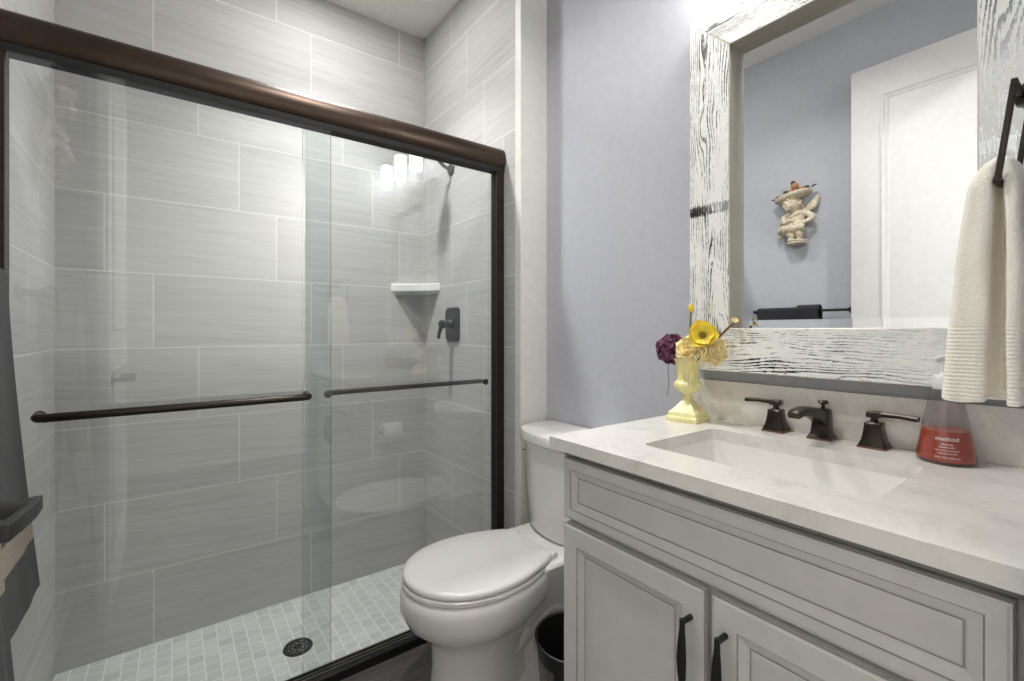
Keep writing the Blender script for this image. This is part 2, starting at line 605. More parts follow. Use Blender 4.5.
lv.tube([(DX + .071, 0.775, 0.980), (DX + .071, 0.745, 0.979), (DX + .070, 0.700, 0.983), (DX + .067, 0.655, 0.986)], [(0.0055, 0.0085)] * 4,
        prof=[(-1, -1), (1, -1), (1, 1), (-1, 1)])
lv.tube([(DX + .065, 0.660, 0.986), (DX + .02, 0.660, 0.986)], 0.006, 12)
h = lv.build('door_handle', 'black_metal', door, bevel=0.0012)
h['label'] = 'black lever handle'

# ------------------------------------------------------------------ shower enclosure
enc = thing('shower_enclosure', 'dark bronze shower frame with top rail, side jambs and floor track', 'shower frame', (0.406, 1.64, 0))
prof = [(1.690, 1.888), (1.690, 1.955), (1.683, 1.968), (1.668, 1.974), (1.652, 1.972), (1.640, 1.962), (1.633, 1.945), (1.630, 1.925), (1.632, 1.905), (1.637, 1.892), (1.645, 1.886)]
hd = MB().loft([[(x, y, z) for y, z in prof] for x in (XL, XR)])
hd.build('header_rail', 'bronze', enc, angle=50)
gk = MB()
gk.box(XL, XR, 1.640, 1.686, 1.868, 1.888)
gk.build('header_channel', 'black_rubber', enc)
for x0, x1, xi in ((XL, XL + .026, 1), (XR - .038, XR, -1)):
    jb = MB()
    jb.box(x0, x1, 1.645, 1.652, 0.0, 1.888, 0)
    jb.box(x0, x1, 1.652, 1.690, 0.0, 1.888, 1)
    jb.build('jamb', ['bronze', 'black_rubber'], enc)
st = MB()
st.loft([[(x, y, z) for y, z in ((1.600, ZS + .01), (1.600, 0.030), (1.604, 0.034), (1.622, 0.034), (1.626, 0.020), (1.650, 0.018), (1.650, 0.010), (1.690, 0.008), (1.690, ZS - .01))] for x in (XL, XR)])
st.build('sill', 'black_metal', enc, angle=30)
tr = MB()
for y, z in ((1.630, 0.030), (1.654, 0.024), (1.680, 0.019)):
    tr.box(XL, XR, y, y + .004, 0.0, z)
tr.build('track', 'track_metal', enc)

def pane(root, x0, x1, y0, y1, z0, z1):
    mb = MB()
    mb.box(x0, x1, y0, y1, z0, z1)
    o = mb.build('glass', ['pane', 'glass_edge'], root, smooth=False)
    for p in o.data.polygons:
        if abs(p.normal.y) < 0.5:
            p.material_index = 1
    return o
def bar(root, x0, x1, yb, yg, z, r, mat='dark_bronze'):
    """towel bar whose ends bend in to the glass"""
    s = 1 if yg > yb else -1
    pts = [(x0, yg, z), (x0, yb + s * .018, z), (x0 + .004, yb + s * .006, z), (x0 + .016, yb, z)]
    pts += [(x0 + (x1 - x0) * k / 10, yb, z) for k in range(1, 10)]
    pts += [(x1 - .016, yb, z), (x1 - .004, yb + s * .006, z), (x1, yb + s * .018, z), (x1, yg, z)]
    o = MB().tube(pts, r, 14).build('towel_bar', mat, root, angle=60)
    for x in (x0, x1):
        MB().lathe([(0.0005, yg), (.013, yg), (.013, yg - s * .004), (.0105, yg - s * .008), (.0005, yg - s * .008)], (x, 0, z), 20, axis='Y').build('mount', mat, o)
    return o
p1 = thing('shower_door', 'left sliding glass shower door with long bronze towel bar outside', 'shower door', (0.06, 1.643, 0.02), 'sliding shower doors')
pane(p1, XL + .030, 0.439, 1.640, 1.646, 0.019, 1.87)
bar(p1, -0.268, 0.360, 1.590, 1.640, 0.968, 0.011)
p2 = thing('shower_door', 'right sliding glass shower door in front of shower valve and corner shelf', 'shower door', (0.74, 1.667, 0.02), 'sliding shower doors')
pane(p2, 0.354, XR - .034, 1.664, 1.670, 0.011, 1.87)
bar(p2, 0.438, 1.090, 1.712, 1.670, 0.960, 0.0098)

# shower fittings
vy, vz = 2.097, 1.212
va = thing('shower_valve', 'dark square shower valve with lever on the right tiled wall', 'shower valve', (XR, vy, vz))
pl = MB()
def pin(hw, hh, x):
    """pillow rectangle with bowed sides"""
    lp = []
    for k in range(48):
        a = 2 * PI * k / 48
        c, s = math.cos(a), math.sin(a)
        e = 0.32
        lp.append((x, vy + hw * math.copysign(abs(c) ** e, c), vz + hh * math.copysign(abs(s) ** e, s)))
    return lp
pl.loft([pin(.071, .088, XR), pin(.071, .088, XR - .006), pin(.066, .083, XR - .011), pin(.052, .068, XR - .013)])
pl.build('plate', 'dark_grey_metal', va, angle=30)
sm = MB()
sm.lathe([(.026, XR - .01), (.026, XR - .022), (.020, XR - .030), (.018, XR - .052), (.022, XR - .056), (.022, XR - .072), (.016, XR - .078), (.0005, XR - .078)], (0, vy, vz), 24, axis='X')
sm.build('stem', 'dark_grey_metal', va)
lv = MB().tube([(XR - .066, vy, vz + .014), (XR - .067, vy + .002, vz - .012), (XR - .078, vy + .004, vz - .045), (XR - .082, vy + .005, vz - .072)], [(.008, .008), (.009, .009), (.011, .007), (.012, .006)],
               prof=[(-1, -.6), (-.6, -1), (.6, -1), (1, -.6), (1, .6), (.6, 1), (-.6, 1), (-1, .6)], up=(1, 0, 0))
lv.build('lever', 'dark_grey_metal', va)

sy, sz = 2.115, 2.015
sh = thing('showerhead', 'dark shower head on a wall arm partly hidden behind the top rail', 'shower head', (XR, sy, sz))
MB().lathe([(.032, XR), (.032, XR - .005), (.026, XR - .012), (.013, XR - .018), (.0005, XR - .018)], (0, sy, sz), 24, axis='X').build('flange', 'dark_grey_metal', sh)
arm = catmull([(XR - .005, sy, sz), (XR - .05, sy, sz + .012), (XR - .09, sy, sz + .055), (XR - .12, sy, sz + .105), (XR - .155, sy, sz + .125), (XR - .178, sy, sz + .112)], 5)
MB().tube(arm, .0095, 12).build('arm', 'dark_grey_metal', sh, angle=60)
hb = MB().lathe([(.012, .03), (.016, .022), (.020, .006), (.044, -.012), (.047, -.02), (.047, -.028), (.040, -.031), (.0005, -.031)], (0, 0, 0), 28)
rt = Matrix.Rotation(R(-20), 4, 'Y')
hb.v = [tuple((rt @ Vector(p)) + Vector((XR - .190, sy, sz + .086))) for p in hb.v]
hb.build('spray_face', 'dark_grey_metal', sh)

cs = MB()
def shelf_loop(z, i=0.0):
    lp = [(XR, YB, z), (0.968 + i, YB, z)]
    for k in range(1, 12):
        t = k / 12
        x = 0.968 + (XR - 0.968) * t
        y = YB + (2.243 - YB) * t
        bow = math.sin(PI * t) * 0.018
        lp.append((x + bow * .69 + i * .7, y + bow * .72 + i * .7, z))
    lp.append((XR, 2.243 + i, z))
    return lp
cs.loft([shelf_loop(1.372, .022), shelf_loop(1.395, .004), shelf_loop(1.399), shelf_loop(1.433), shelf_loop(1.437, .004)])
tag(cs.build('corner_shelf', 'marble_shelf', loc=(XR, YB, 1.372)), 'white marble corner shelf in the shower above the valve', 'shelf')

dx, dy = 0.418, 2.053
dr = thing('floor_drain', 'round black drain in the light mosaic shower floor', 'drain', (dx, dy, ZS))
MB().lathe([(.0005, ZS + .003), (.044, ZS + .003), (.046, ZS + .005), (.054, ZS + .005), (.057, ZS + .0005)], (dx, dy, 0), 40, cap0=False, cap1=False).build('grate', 'black_metal', dr, angle=20)
sl = MB()
for k in range(8):
    for rr, wd in ((.022, .0055), (.036, .004)):
        a = 2 * PI * k / 8 + (0.2 if rr > .03 else 0)
        c = Vector((dx + rr * math.cos(a), dy + rr * math.sin(a), ZS + .0036))
        t = Vector((-math.sin(a), math.cos(a), 0)); q = Vector((math.cos(a), math.sin(a), 0))
        hw = .006 if rr < .03 else .009
        sl.add([tuple(c + t * hw + q * wd * .5), tuple(c - t * hw + q * wd * .5), tuple(c - t * hw - q * wd * .5), tuple(c + t * hw - q * wd * .5)], [(0, 1, 2, 3)])
sl.build('slots', 'nickel', dr, smooth=False)

# ------------------------------------------------------------------ toilet
TY = 1.293
to = thing('toilet', 'white two-piece toilet with closed lid between shower and vanity', 'toilet', (0.85, TY, 0))
def egg(xf, xr, hw, z, n=48, rear=0.64, cx=None, inset=0.0):
    """toilet outline: round nose, sides tapering to a narrower straight rear"""
    xf += inset; xr -= inset; hw -= inset
    L = xr - xf
    prof = [(0.0, 0.0), (0.012, 0.22), (0.05, 0.45), (0.13, 0.70), (0.25, 0.89), (0.40, 0.99), (0.52, 1.0), (0.68, 0.95), (0.84, 0.82), (0.95, 0.69), (0.99, rear * .95)]
    half = catmull(prof, 4)
    lp = [(xf + L * a, TY + hw * b, z) for a, b in half]
    lp += [(xr, TY + hw * rear * .80, z), (xr, TY, z), (xr, TY - hw * rear * .80, z)]
    lp += [(xf + L * a, TY - hw * b, z) for a, b in reversed(half[1:])]
    return lp
bowl = MB()
rows = [(.008, .640, .99, .118, .9), (.0, .640, .99, .118, .9)][1:] + [(.012, .640, .990, .118, .9), (.05, .648, .985, .112, .9), (.13, .655, .975, .108, .9), (.20, .652, .985, .112, .88),
        (.232, .640, .99, .125, .8), (.258, .608, 1.00, .152, .75), (.290, .572, 1.02, .180, .7), (.325, .556, 1.035, .193, .68), (.365, .556, 1.04, .195, .68), (.388, .561, 1.04, .193, .68), (.395, .569, 1.04, .187, .68)]
bowl.loft([egg(a, b, c, z, rear=q) for z, a, b, c, q in rows])
# rear deck that carries the tank, and the trapway foot below it
bowl.loft([rrect(0.93, 1.285, TY - .10, TY + .10, .03, .20), rrect(0.93, 1.29, TY - .115, TY + .115, .03, .30), rrect(0.95, 1.295, TY - .15, TY + .15, .035, .375),
           rrect(0.96, 1.295, TY - .16, TY + .16, .035, .405), rrect(0.965, 1.292, TY - .155, TY + .155, .035, .412)])
bowl.loft([rrect(0.86, 1.24, TY - .125, TY + .125, .06, 0), rrect(0.86, 1.24, TY - .123, TY + .123, .06, .02), rrect(0.88, 1.23, TY - .085, TY + .085, .05, .06),
           rrect(0.88, 1.23, TY - .08, TY + .08, .05, .16), rrect(0.88, 1.25, TY - .09, TY + .09, .05, .26)])
bowl.build('bowl', 'ceramic', to, angle=50)
# trapway bulge on the side towards the vanity
tw = MB()
for s in (-1,):
    tw.tube(catmull([(0.90, TY + s * .060, .14), (0.97, TY + s * .068, .19), (1.04, TY + s * .072, .235), (1.11, TY + s * .070, .20), (1.13, TY + s * .065, .10), (1.13, TY + s * .06, .0)], 6), .036, 14)
tw.build('trapway', 'ceramic', to, angle=60)
seat = MB()
seat.loft([egg(.567, 1.035, .187, .397), egg(.562, 1.035, .192, .400), egg(.562, 1.035, .192, .410), egg(.566, 1.035, .188, .4135)])
seat.build('seat', 'seat_plastic', to, angle=50)
lid = MB()
lid.loft([egg(.569, 1.036, .186, .4165), egg(.564, 1.036, .191, .420), egg(.564, 1.036, .191, .428), egg(.568, 1.034, .187, .4335), egg(.585, 1.02, .172, .4365), egg(.64, .98, .12, .4385)])
lid.build('lid', 'seat_plastic', to, angle=50)
for s in (-1, 1):
    hg = MB()
    hg.tube([(1.042, TY + s * .105 - .02, .422), (1.042, TY + s * .105 + .02, .422)], .0115, 14)
    hg.box(1.034, 1.052, TY + s * .105 - .014, TY + s * .105 + .014, .405, .424)
    hg.build('hinge', 'seat_plastic', to, bevel=0.002)
def tank_loop(z, hw, xf, xc, xb=1.297, r=.022):
    pts = [(xb, hw), (xc + r, hw)]
    pts += [(xc + r - r * math.sin(a), hw - r + r * math.cos(a)) for a in (R(30), R(60))]
    n = 14
    for k in range(n + 1):
        y = (hw - r * .9) * (1 - 2 * k / n)
        pts.append((xf + (xc - xf) * (abs(y) / hw) ** 2.4, y))
    pts += [(xc + r - r * math.sin(a), -hw + r - r * math.cos(a)) for a in (R(60), R(30))]
    pts += [(xc + r, -hw), (xb, -hw)]
    return [(x, TY + y, z) for x, y in pts]
tk = MB()
tk.loft([tank_loop(.415, .150, 1.115, 1.165), tank_loop(.432, .160, 1.103, 1.158), tank_loop(.55, .170, 1.099, 1.156), tank_loop(.70, .181, 1.092, 1.152), tank_loop(.762, .187, 1.088, 1.150)])
tk.build('tank', 'ceramic', to, angle=45)
tl = MB()
tl.loft([tank_loop(.760, .196, 1.079, 1.142, 1.303), tank_loop(.764, .201, 1.074, 1.139, 1.305), tank_loop(.788, .203, 1.072, 1.138, 1.305), tank_loop(.797, .200, 1.076, 1.141, 1.304), tank_loop(.802, .188, 1.09, 1.152, 1.30)])
tl.build('tank_lid', 'ceramic', to, angle=40)
fl = MB()
fl.lathe([(.0005, TY + .196), (.010, TY + .196), (.011, TY + .190), (.011, TY + .172)], (1.185, 0, .700), 18, axis='Y')
fl.tube([(1.185, TY + .193, .700), (1.165, TY + .196, .699), (1.152, TY + .197, .696)], [.005, .0045, .005], 10)
o = fl.build('flush_lever', 'chrome', to); o['label'] = 'chrome flush lever'

# ------------------------------------------------------------------ vanity
VY0, VY1 = 0.078, 0.833
VX = 0.765                              # front of doors
van = thing('vanity_cabinet', 'light grey bathroom vanity cabinet with raised panel doors and black pulls', 'cabinet', (0.99, 0.45, 0))
cb = MB()
cb.box(VX + .022, 1.306, VY1 - .018, VY1, 0.10, 0.894)
cb.box(VX + .022, 1.306, VY0, VY0 + .018, 0.10, 0.894)
cb.box(1.290, 1.306, VY0 + .018, VY1 - .018, 0.10, 0.70)
cb.box(VX + .022, 1.290, VY0 + .018, VY1 - .018, 0.10, 0.118)
cb.box(VX + .022, VX + .040, VY0 + .018, VY1 - .018, 0.118, 0.894)
cb.box(VX + .085, 1.306, VY0, VY1, 0.0, 0.10)
cb.build('carcass', 'cabinet_paint', van)
mo = MB()
mo.loft([[(VX + a, y, z) for a, z in ((.022, .878), (.012, .878), (.004, .886), (.002, .890), (.002, .897), (.022, .897))] for y in (VY0, VY1)])
mo.build('top_moulding', 'cabinet_glaze', van)

def front(name, y0, y1, z0, z1, stile):
    """panelled front: nested rectangles (inset, depth, material)"""
    t = 0.020
    steps = [(0.0, t, 0), (0.0, .004, 0), (.002, .0015, 1), (.0045, .0015, 0), (.0065, 0.0, 0), (stile - .018, 0.0, 0), (stile - .016, .0022, 1), (stile - .002, .0065, 0), (stile, .0085, 0),
             (stile + .0024, .0085, 1), (stile + .0034, .0075, 0), (stile + .006, .0070, 0)]
    mb = MB()
    def lp(i, d):
        return [(VX + d, y0 + i, z0 + i), (VX + d, y1 - i, z0 + i), (VX + d, y1 - i, z1 - i), (VX + d, y0 + i, z1 - i)]
    mb.add(lp(0, t), [(3, 2, 1, 0)])
    for (i0, d0, m0), (i1, d1, m1) in zip(steps, steps[1:]):
        mb.loft([lp(i0, d0), lp(i1, d1)], False, False, m1)
    mb.add(lp(steps[-1][0], steps[-1][1]), [(0, 1, 2, 3)])
    # weld
    o = mb.build(name, ['cabinet_paint', 'cabinet_glaze'], van, smooth=False)
    bm = bmesh.new(); bm.from_mesh(o.data)
    bmesh.ops.remove_doubles(bm, verts=bm.verts, dist=1e-5)
    bmesh.ops.recalc_face_normals(bm, faces=bm.faces)
    bm.to_mesh(o.data); bm.free()
    return o
front('drawer_front', 0.083, 0.830, 0.732, 0.876, .042)
def pull(door, y):
    z1, z0 = 0.660, 0.528
    mb = MB()
    for z in (z1, z0):
        mb.tube([(VX + .001, y, z), (VX - .026, y, z)], .0052, 12)
    mb.tube([(VX - .0265, y, z1 + .005), (VX - .027, y, z1 - .012), (VX - .029, y, z1 - .04), (VX - .030, y, (z0 + z1) / 2), (VX - .029, y, z0 + .04), (VX - .027, y, z0 + .012), (VX - .0265, y, z0 - .005)],
            [(.0050, .0050), (.0052, .0046), (.0085, .0042), (.0100, .0040), (.0085, .0042), (.0052, .0046), (.0050, .0050)],
            prof=[(math.cos(2 * PI * k / 14), math.sin(2 * PI * k / 14)) for k in range(14)], up=(1, 0, 0))
    o = mb.build('handle', 'black_metal', door, angle=50)
    o['label'] = 'black bow-shaped pull'
d1 = front('door', 0.460, 0.830, 0.108, 0.720, .064)
pull(d1, 0.487)
d2 = front('door', 0.083, 0.448, 0.108, 0.720, .064)
pull(d2, 0.421)

# countertop with an undermount basin cut-out
CZ, CT = 0.924, 0.896
CX0, CX1, CY0, CY1 = 0.746, XW - .001, 0.0735, 0.858
BX0, BX1, BY0, BY1 = 0.862, 1.153, 0.240, 0.672
def to_rect(px, py):
    cx, cy = (BX0 + BX1) / 2, (BY0 + BY1) / 2
    dx_, dy_ = px - cx, py - cy
    ts = []
    if dx_ > 1e-9: ts.append((CX1 - cx) / dx_)
    if dx_ < -1e-9: ts.append((CX0 - cx) / dx_)
    if dy_ > 1e-9: ts.append((CY1 - cy) / dy_)
    if dy_ < -1e-9: ts.append((CY0 - cy) / dy_)
    t = min(ts)
    return cx + dx_ * t, cy + dy_ * t
hole = [p[:2] for p in rrect(BX0, BX1, BY0, BY1, .020, 0, 8)]
outer = [to_rect(*p) for p in hole]
for c in ((CX0, CY0), (CX0, CY1), (CX1, CY0), (CX1, CY1)):      # snap the nearest ray to each true corner
    k = min(range(len(outer)), key=lambda i: (outer[i][0] - c[0]) ** 2 + (outer[i][1] - c[1]) ** 2)
    outer[k] = c
ct = MB()
L = lambda pts, z: [(x, y, z) for x, y in pts]
ct.loft([L(hole, CT), L(hole, CZ - .002), L(hole, CZ), L(outer, CZ), L(outer, CT), L(hole, CT)], False, False)
o = ct.build('countertop', 'quartz', loc=(1.03, 0.45, CT), smooth=False)
bm = bmesh.new(); bm.from_mesh(o.data)
bmesh.ops.remove_doubles(bm, verts=bm.verts, dist=1e-6)
bmesh.ops.recalc_face_normals(bm, faces=bm.faces)
bm.to_mesh(o.data); bm.free()
tag(o, 'white quartz countertop on the grey vanity around the sink', 'countertop')
bs = MB().box(XW - .021, XW - .001, CY0, 0.835, CZ, 1.036)
tag(bs.build('backsplash', 'marble_splash', loc=(XW - .01, 0.45, CZ), bevel=0.0015), 'beige grey marble backsplash strip behind the faucet', 'backsplash')
sk = thing('sink_basin', 'white rectangular undermount sink set in the countertop', 'sink', (1.01, 0.4475, 0.78))
bn = MB()
def bl(i, z, r=.02): return rrect(BX0 + i, BX1 - i, BY0 + i, BY1 - i, max(r, .012), z, 8)
bn.loft([bl(-.02, CT - .0003), bl(.0005, CT - .0003), bl(.002, CT - .02), bl(.008, .83, .035), bl(.016, .798, .045), bl(.034, .782, .05), bl(.075, .776, .05), bl(.12, .772, .02)], False, True)
bn.loft([bl(-.02, CT - .001), bl(-.02, CT - .012), bl(.0, .83), bl(.02, .78), bl(.05, .765)], False, True)
bn.build('bowl', 'ceramic', sk, angle=50)
MB().lathe([(.0005, .7745), (.018, .7745), (.021, .7765), (.024, .7735)], (1.01, .4475, 0), 24, cap0=False, cap1=False).build('drain', 'dark_bronze', sk)

# faucet
fc = thing('faucet', 'dark bronze widespread faucet with two lever handles on the white countertop', 'faucet', (1.245, 0.452, CZ))
def sq(c, hx, hy, z):
    r = min(hx, hy) * .12
    return rrect(c[0] - hx, c[0] + hx, c[1] - hy, c[1] + hy, r, z, 2)
def handle(y, sgn):
    c = (1.256, y)
    hb = MB()
    hb.loft([sq(c, .0265, .0265, CZ), sq(c, .0265, .0265, CZ + .004)], mi=1)
    hb.loft([sq(c, .0245, .0245, CZ + .004), sq(c, .024, .024, CZ + .007), sq(c, .020, .020, CZ + .017), sq(c, .0172, .0172, CZ + .032), sq(c, .0152, .0152, CZ + .050), sq(c, .0162, .0162, CZ + .053), sq(c, .0138, .0138, CZ + .056)])
    hb.lathe([(.010, CZ + .055), (.0065, CZ + .060), (.0065, CZ + .065), (.0120, CZ + .068)], (c[0], c[1], 0), 16)
    o = hb.build('handle', ['dark_bronze', 'bronze_edge'], fc, angle=25)
    lv = MB()
    lv.loft([sq(c, .0110, .0120, CZ + .067), sq(c, .0120, .0130, CZ + .069), sq(c, .0120, .0130, CZ + .077), sq(c, .0095, .0105, CZ + .080)])
    lv.tube([(c[0], y + sgn * .004, CZ + .074), (c[0], y + sgn * .045, CZ + .075), (c[0] - .002, y + sgn * .076, CZ + .073)], [(.0098, .0050), (.0088, .0044), (.0100, .0050)],
            prof=[(-1, -.5), (-.8, -1), (.8, -1), (1, -.5), (1, .5), (.8, 1), (-.8, 1), (-1, .5)])
    lv.build('lever', 'dark_bronze', o, angle=30)
handle(0.556, 1)
handle(0.349, -1)
sp = MB()
c = (1.256, 0.452)
sp.loft([sq(c, .0265, .025, CZ), sq(c, .0265, .025, CZ + .004)], mi=1)
sp.loft([sq(c, .0255, .024, CZ + .004), sq(c, .023, .0215, CZ + .009), sq(c, .0185, .0185, CZ + .015), sq((c[0] + .001, c[1]), .0165, .0175, CZ + .032), sq((c[0] + .002, c[1]), .0155, .017, CZ + .055), sq((c[0] + .002, c[1]), .0145, .016, CZ + .068), sq((c[0] + .002, c[1]), .010, .012, CZ + .072)])
path = catmull([(c[0], c[1], CZ + .044), (c[0] - .024, c[1], CZ + .058), (c[0] - .062, c[1], CZ + .070), (c[0] - .105, c[1], CZ + .077), (c[0] - .138, c[1], CZ + .076), (c[0] - .152, c[1], CZ + .071)], 6)
k = len(path)
sp.tube(path, [(.0160 - .003 * i / k, .0165 - .0078 * min(1, i / k * 1.5) - (.002 if i > k - 4 else 0)) for i in range(k)], prof=[(-1, -.6), (-.85, -1), (.85, -1), (1, -.6), (.9, .75), (.6, 1), (-.6, 1), (-.9, .75)])
spo = sp.build('spout', ['dark_bronze', 'bronze_edge'], fc, angle=40)
MB().lathe([(.0045, CZ + .070), (.0038, CZ + .079), (.0045, CZ + .081), (.0105, CZ + .084), (.0115, CZ + .087), (.0085, CZ + .091), (.0005, CZ + .091)], (c[0] + .008, c[1], 0), 18).build('lift_knob', 'dark_bronze', spo)

# ------------------------------------------------------------------ soap bottle
sbx, sby = 1.236, 0.228
sb = thing('soap_bottle', 'clear tapered soap dispenser half full of red liquid beside the faucet', 'soap bottle', (sbx, sby, CZ))
bprof = [(.0005, CZ + .0005), (.042, CZ + .0005), (.0455, CZ + .004), (.046, CZ + .010), (.0430, CZ + .03), (.0378, CZ + .062), (.0315, CZ + .098), (.0260, CZ + .125), (.0210, CZ + .140), (.017, CZ + .146), (.017, CZ + .150)]
MB().lathe(bprof, (sbx, sby, 0), 48, cap0=False, cap1=False).build('bottle', 'bottle_plastic', sb, angle=50)
MB().lathe([(.0005, CZ + .004), (.040, CZ + .004), (.0435, CZ + .008), (.0442, CZ + .012), (.0412, CZ + .03), (.0366, CZ + .060), (.0360, CZ + .064), (.0005, CZ + .064)], (sbx, sby, 0), 48, cap0=False, cap1=False).build('liquid', 'soap', sb, angle=50)
pm = MB()
pm.lathe([(.019, CZ + .143), (.0205, CZ + .146), (.0205, CZ + .166), (.018, CZ + .170), (.010, CZ + .173), (.0075, CZ + .176), (.0075, CZ + .198), (.013, CZ + .200), (.014, CZ + .206), (.010, CZ + .210), (.0005, CZ + .211)], (sbx, sby, 0), 28)
pm.tube([(sbx, sby, CZ + .203), (sbx - .020, sby + .006, CZ + .204), (sbx - .036, sby + .010, CZ + .200)], [.007, .0058, .0048], 12)
pm.build('pump', 'pump_plastic', sb)
def label_text(body, zc, size, r_at):
    """lettering wrapped round the bottle, facing the doorway"""
    cu = bpy.data.curves.new('lettering', 'FONT')
    cu.body = body
    cu.size = size
    cu.align_x = 'CENTER'
    cu.extrude = 0.0
    t = bpy.data.objects.new('lettering', cu)
    col.objects.link(t)
    bpy.context.view_layer.update()
    dg = bpy.context.evaluated_depsgraph_get()
    me = bpy.data.meshes.new_from_object(t.evaluated_get(dg))
    bpy.data.objects.remove(t)
    a0 = math.atan2(-sby, -sbx) + 0.05
    for v in me.vertices:
        x, y = v.co.x, v.co.y
        z = zc + y
        r = r_at(z) + .0012
        a = a0 + x / r
        v.co = Vector((r * math.cos(a), r * math.sin(a), z - CZ))
    me.materials.clear()
    me.materials.append(M['label_white'])
    o = bpy.data.objects.new('lettering', me)
    col.objects.link(o)
    o.parent = sb
    return o
def r_at(z):
    for (r0, z0), (r1, z1) in zip(bprof[2:], bprof[3:]):
        if z0 <= z <= z1:
            return r0 + (r1 - r0) * (z - z0) / (z1 - z0)
    return .05
label_text('method', CZ + .0475, .0112, r_at)
for i, (txt, s) in enumerate((('foaming', .0052), ('hand wash', .0052), ('lave-mains moussant', .0042), ('naturally derived', .0042))):
    label_text(txt, CZ + .0395 - i * .0056, s, r_at)
label_text('10 FL OZ (300 mL)', CZ + .0145, .0048, r_at)

# ------------------------------------------------------------------ urn and flowers
UX, UY = 1.199, 0.773
ur = thing('urn_vase', 'pale yellow fluted urn vase on a square foot at the counter corner', 'vase', (UX, UY, CZ))
ft = MB()
ang = R(8)
def usq(h_, z):
    return [(UX + h_ * (math.cos(ang) * a - math.sin(ang) * b), UY + h_ * (math.sin(ang) * a + math.cos(ang) * b), z) for a, b in ((-1, -1), (-.33, -1), (.33, -1), (1, -1), (1, -.33), (1, .33), (1, 1), (.33, 1), (-.33, 1), (-1, 1), (-1, .33), (-1, -.33))]
ft.loft([usq(.045, CZ), usq(.045, CZ + .012), usq(.042, CZ + .015), usq(.040, CZ + .026), usq(.034, CZ + .031), usq(.023, CZ + .044), usq(.016, CZ + .054), usq(.010, CZ + .060)])
ft.build('foot', 'urn_glaze', ur, bevel=0.0015)
fl_ = lambda a, h_: 0.10 * abs(math.sin(a * 9)) * (1 if CZ + .085 < h_ < CZ + .172 else 0.5) - .05
bd = [(.010, CZ + .056), (.0135, CZ + .062), (.0145, CZ + .067), (.011, CZ + .072), (.011, CZ + .076), (.019, CZ + .080), (.030, CZ + .087), (.036, CZ + .096), (.0375, CZ + .105), (.034, CZ + .110), (.030, CZ + .113), (.0285, CZ + .120), (.0285, CZ + .140), (.030, CZ + .155), (.033, CZ + .168), (.038, CZ + .174), (.0385, CZ + .178), (.035, CZ + .179), (.029, CZ + .172), (.026, CZ + .15), (.0005, CZ + .145)]
MB().lathe(bd, (UX, UY, 0), 72, flute=fl_, cap0=True, cap1=False).build('body', 'urn_glaze', ur, angle=60)

def petal(mb, c, fwd, up, length, width, cup, curl, mi=0, wob=0.0, nu=6, nv=7, th=.0007):
    """a cupped, slightly rippled petal from the point c: fwd = direction it grows, up = inside of the flower"""
    f = Vector(fwd).normalized(); u = Vector(up).normalized()
    u = (u - f * u.dot(f)).normalized(); s = f.cross(u)
    ph = random.random() * 6
    rows = []
    for i in range(nu + 1):
        t = i / nu
        wd = width * (math.sin(PI * min(1, .12 + t * .80)) ** .7)
        row = []
        for j in range(nv + 1):
            q = -1 + 2 * j / nv
            h_ = cup * (q * q) * wd + curl * t * t + wob * math.sin(q * 5 + ph + t * 3) * t
            p = Vector(c) + f * (length * t * (1 - .10 * q * q * t)) + s * (wd * q * .5) + u * h_
            row.append(p)
        rows.append(row)
    n1 = nv + 1
    vs = [tuple(p + u * th) for r_ in rows for p in r_] + [tuple(p - u * th) for r_ in rows for p in r_]
    off = (nu + 1) * n1
    fs = []
    for i in range(nu):
        for j in range(nv):
            a = i * n1 + j
            fs.append((a, a + 1, a + n1 + 1, a + n1))
            fs.append((off + a, off + a + n1, off + a + n1 + 1, off + a + 1))
    rim = [j for j in range(n1)] + [i * n1 + nv for i in range(1, nu + 1)] + [nu * n1 + j for j in range(nv - 1, -1, -1)] + [i * n1 for i in range(nu - 1, 0, -1)]
    for a, b in zip(rim, rim[1:] + rim[:1]):
        fs.append((a, off + a, off + b, b))
    mb.add(vs, fs, mi)

def frame_of(d):
    d = Vector(d).normalized()
    a = Vector((0, 0, 1)) if abs(d.z) < .9 else Vector((1, 0, 0))
    x = (a - d * a.dot(d)).normalized()
    return d, x, d.cross(x)

def stem_to(root, p, mat='stem_green', r=.0022):
    q = Vector(p)
    o = Vector((UX + (q.x - UX) * .15, UY + (q.y - UY) * .15, CZ + .150))
    mid = o.lerp(q, .55) + Vector((0, 0, .012))
    return MB().tube(catmull([tuple(o), tuple(mid), tuple(q)], 5), r, 8).build('stem', mat, root, angle=60)

# poppy facing the doorway
def poppy(c, face, size):
    t = thing('yellow_poppy', 'large open bright yellow flower at the top of the urn', 'flower', c, None)
    d, x, y = frame_of(face)
    mb = MB()
    for ring, (n_, ln, wd, tilt, cu) in enumerate(((3, 1.0, 1.35, .30, .0), (3, .86, 1.25, .55, .0))):
        for k in range(n_):
            a = 2 * PI * k / n_ + ring * PI / 3 + .4
            out = x * math.cos(a) + y * math.sin(a)
            petal(mb, Vector(c) + out * .002, out + d * tilt, d - out * .3, size * ln, size * wd, .20, size * .16, wob=size * .05)
    mb.build('petals', 'petal_yellow', t, angle=70)
    cm = MB()
    cm.ball(Vector(c) + d * .006, size * .13, 12, 7)
    for k in range(16):
        a = 2 * PI * k / 16
        out = x * math.cos(a) + y * math.sin(a)
        cm.tube([tuple(Vector(c) + d * .004), tuple(Vector(c) + d * .011 + out * size * .24)], .0007, 5)
    cm.build('centre', 'stamen', t)
    stem_to(t, Vector(c) - d * .003)
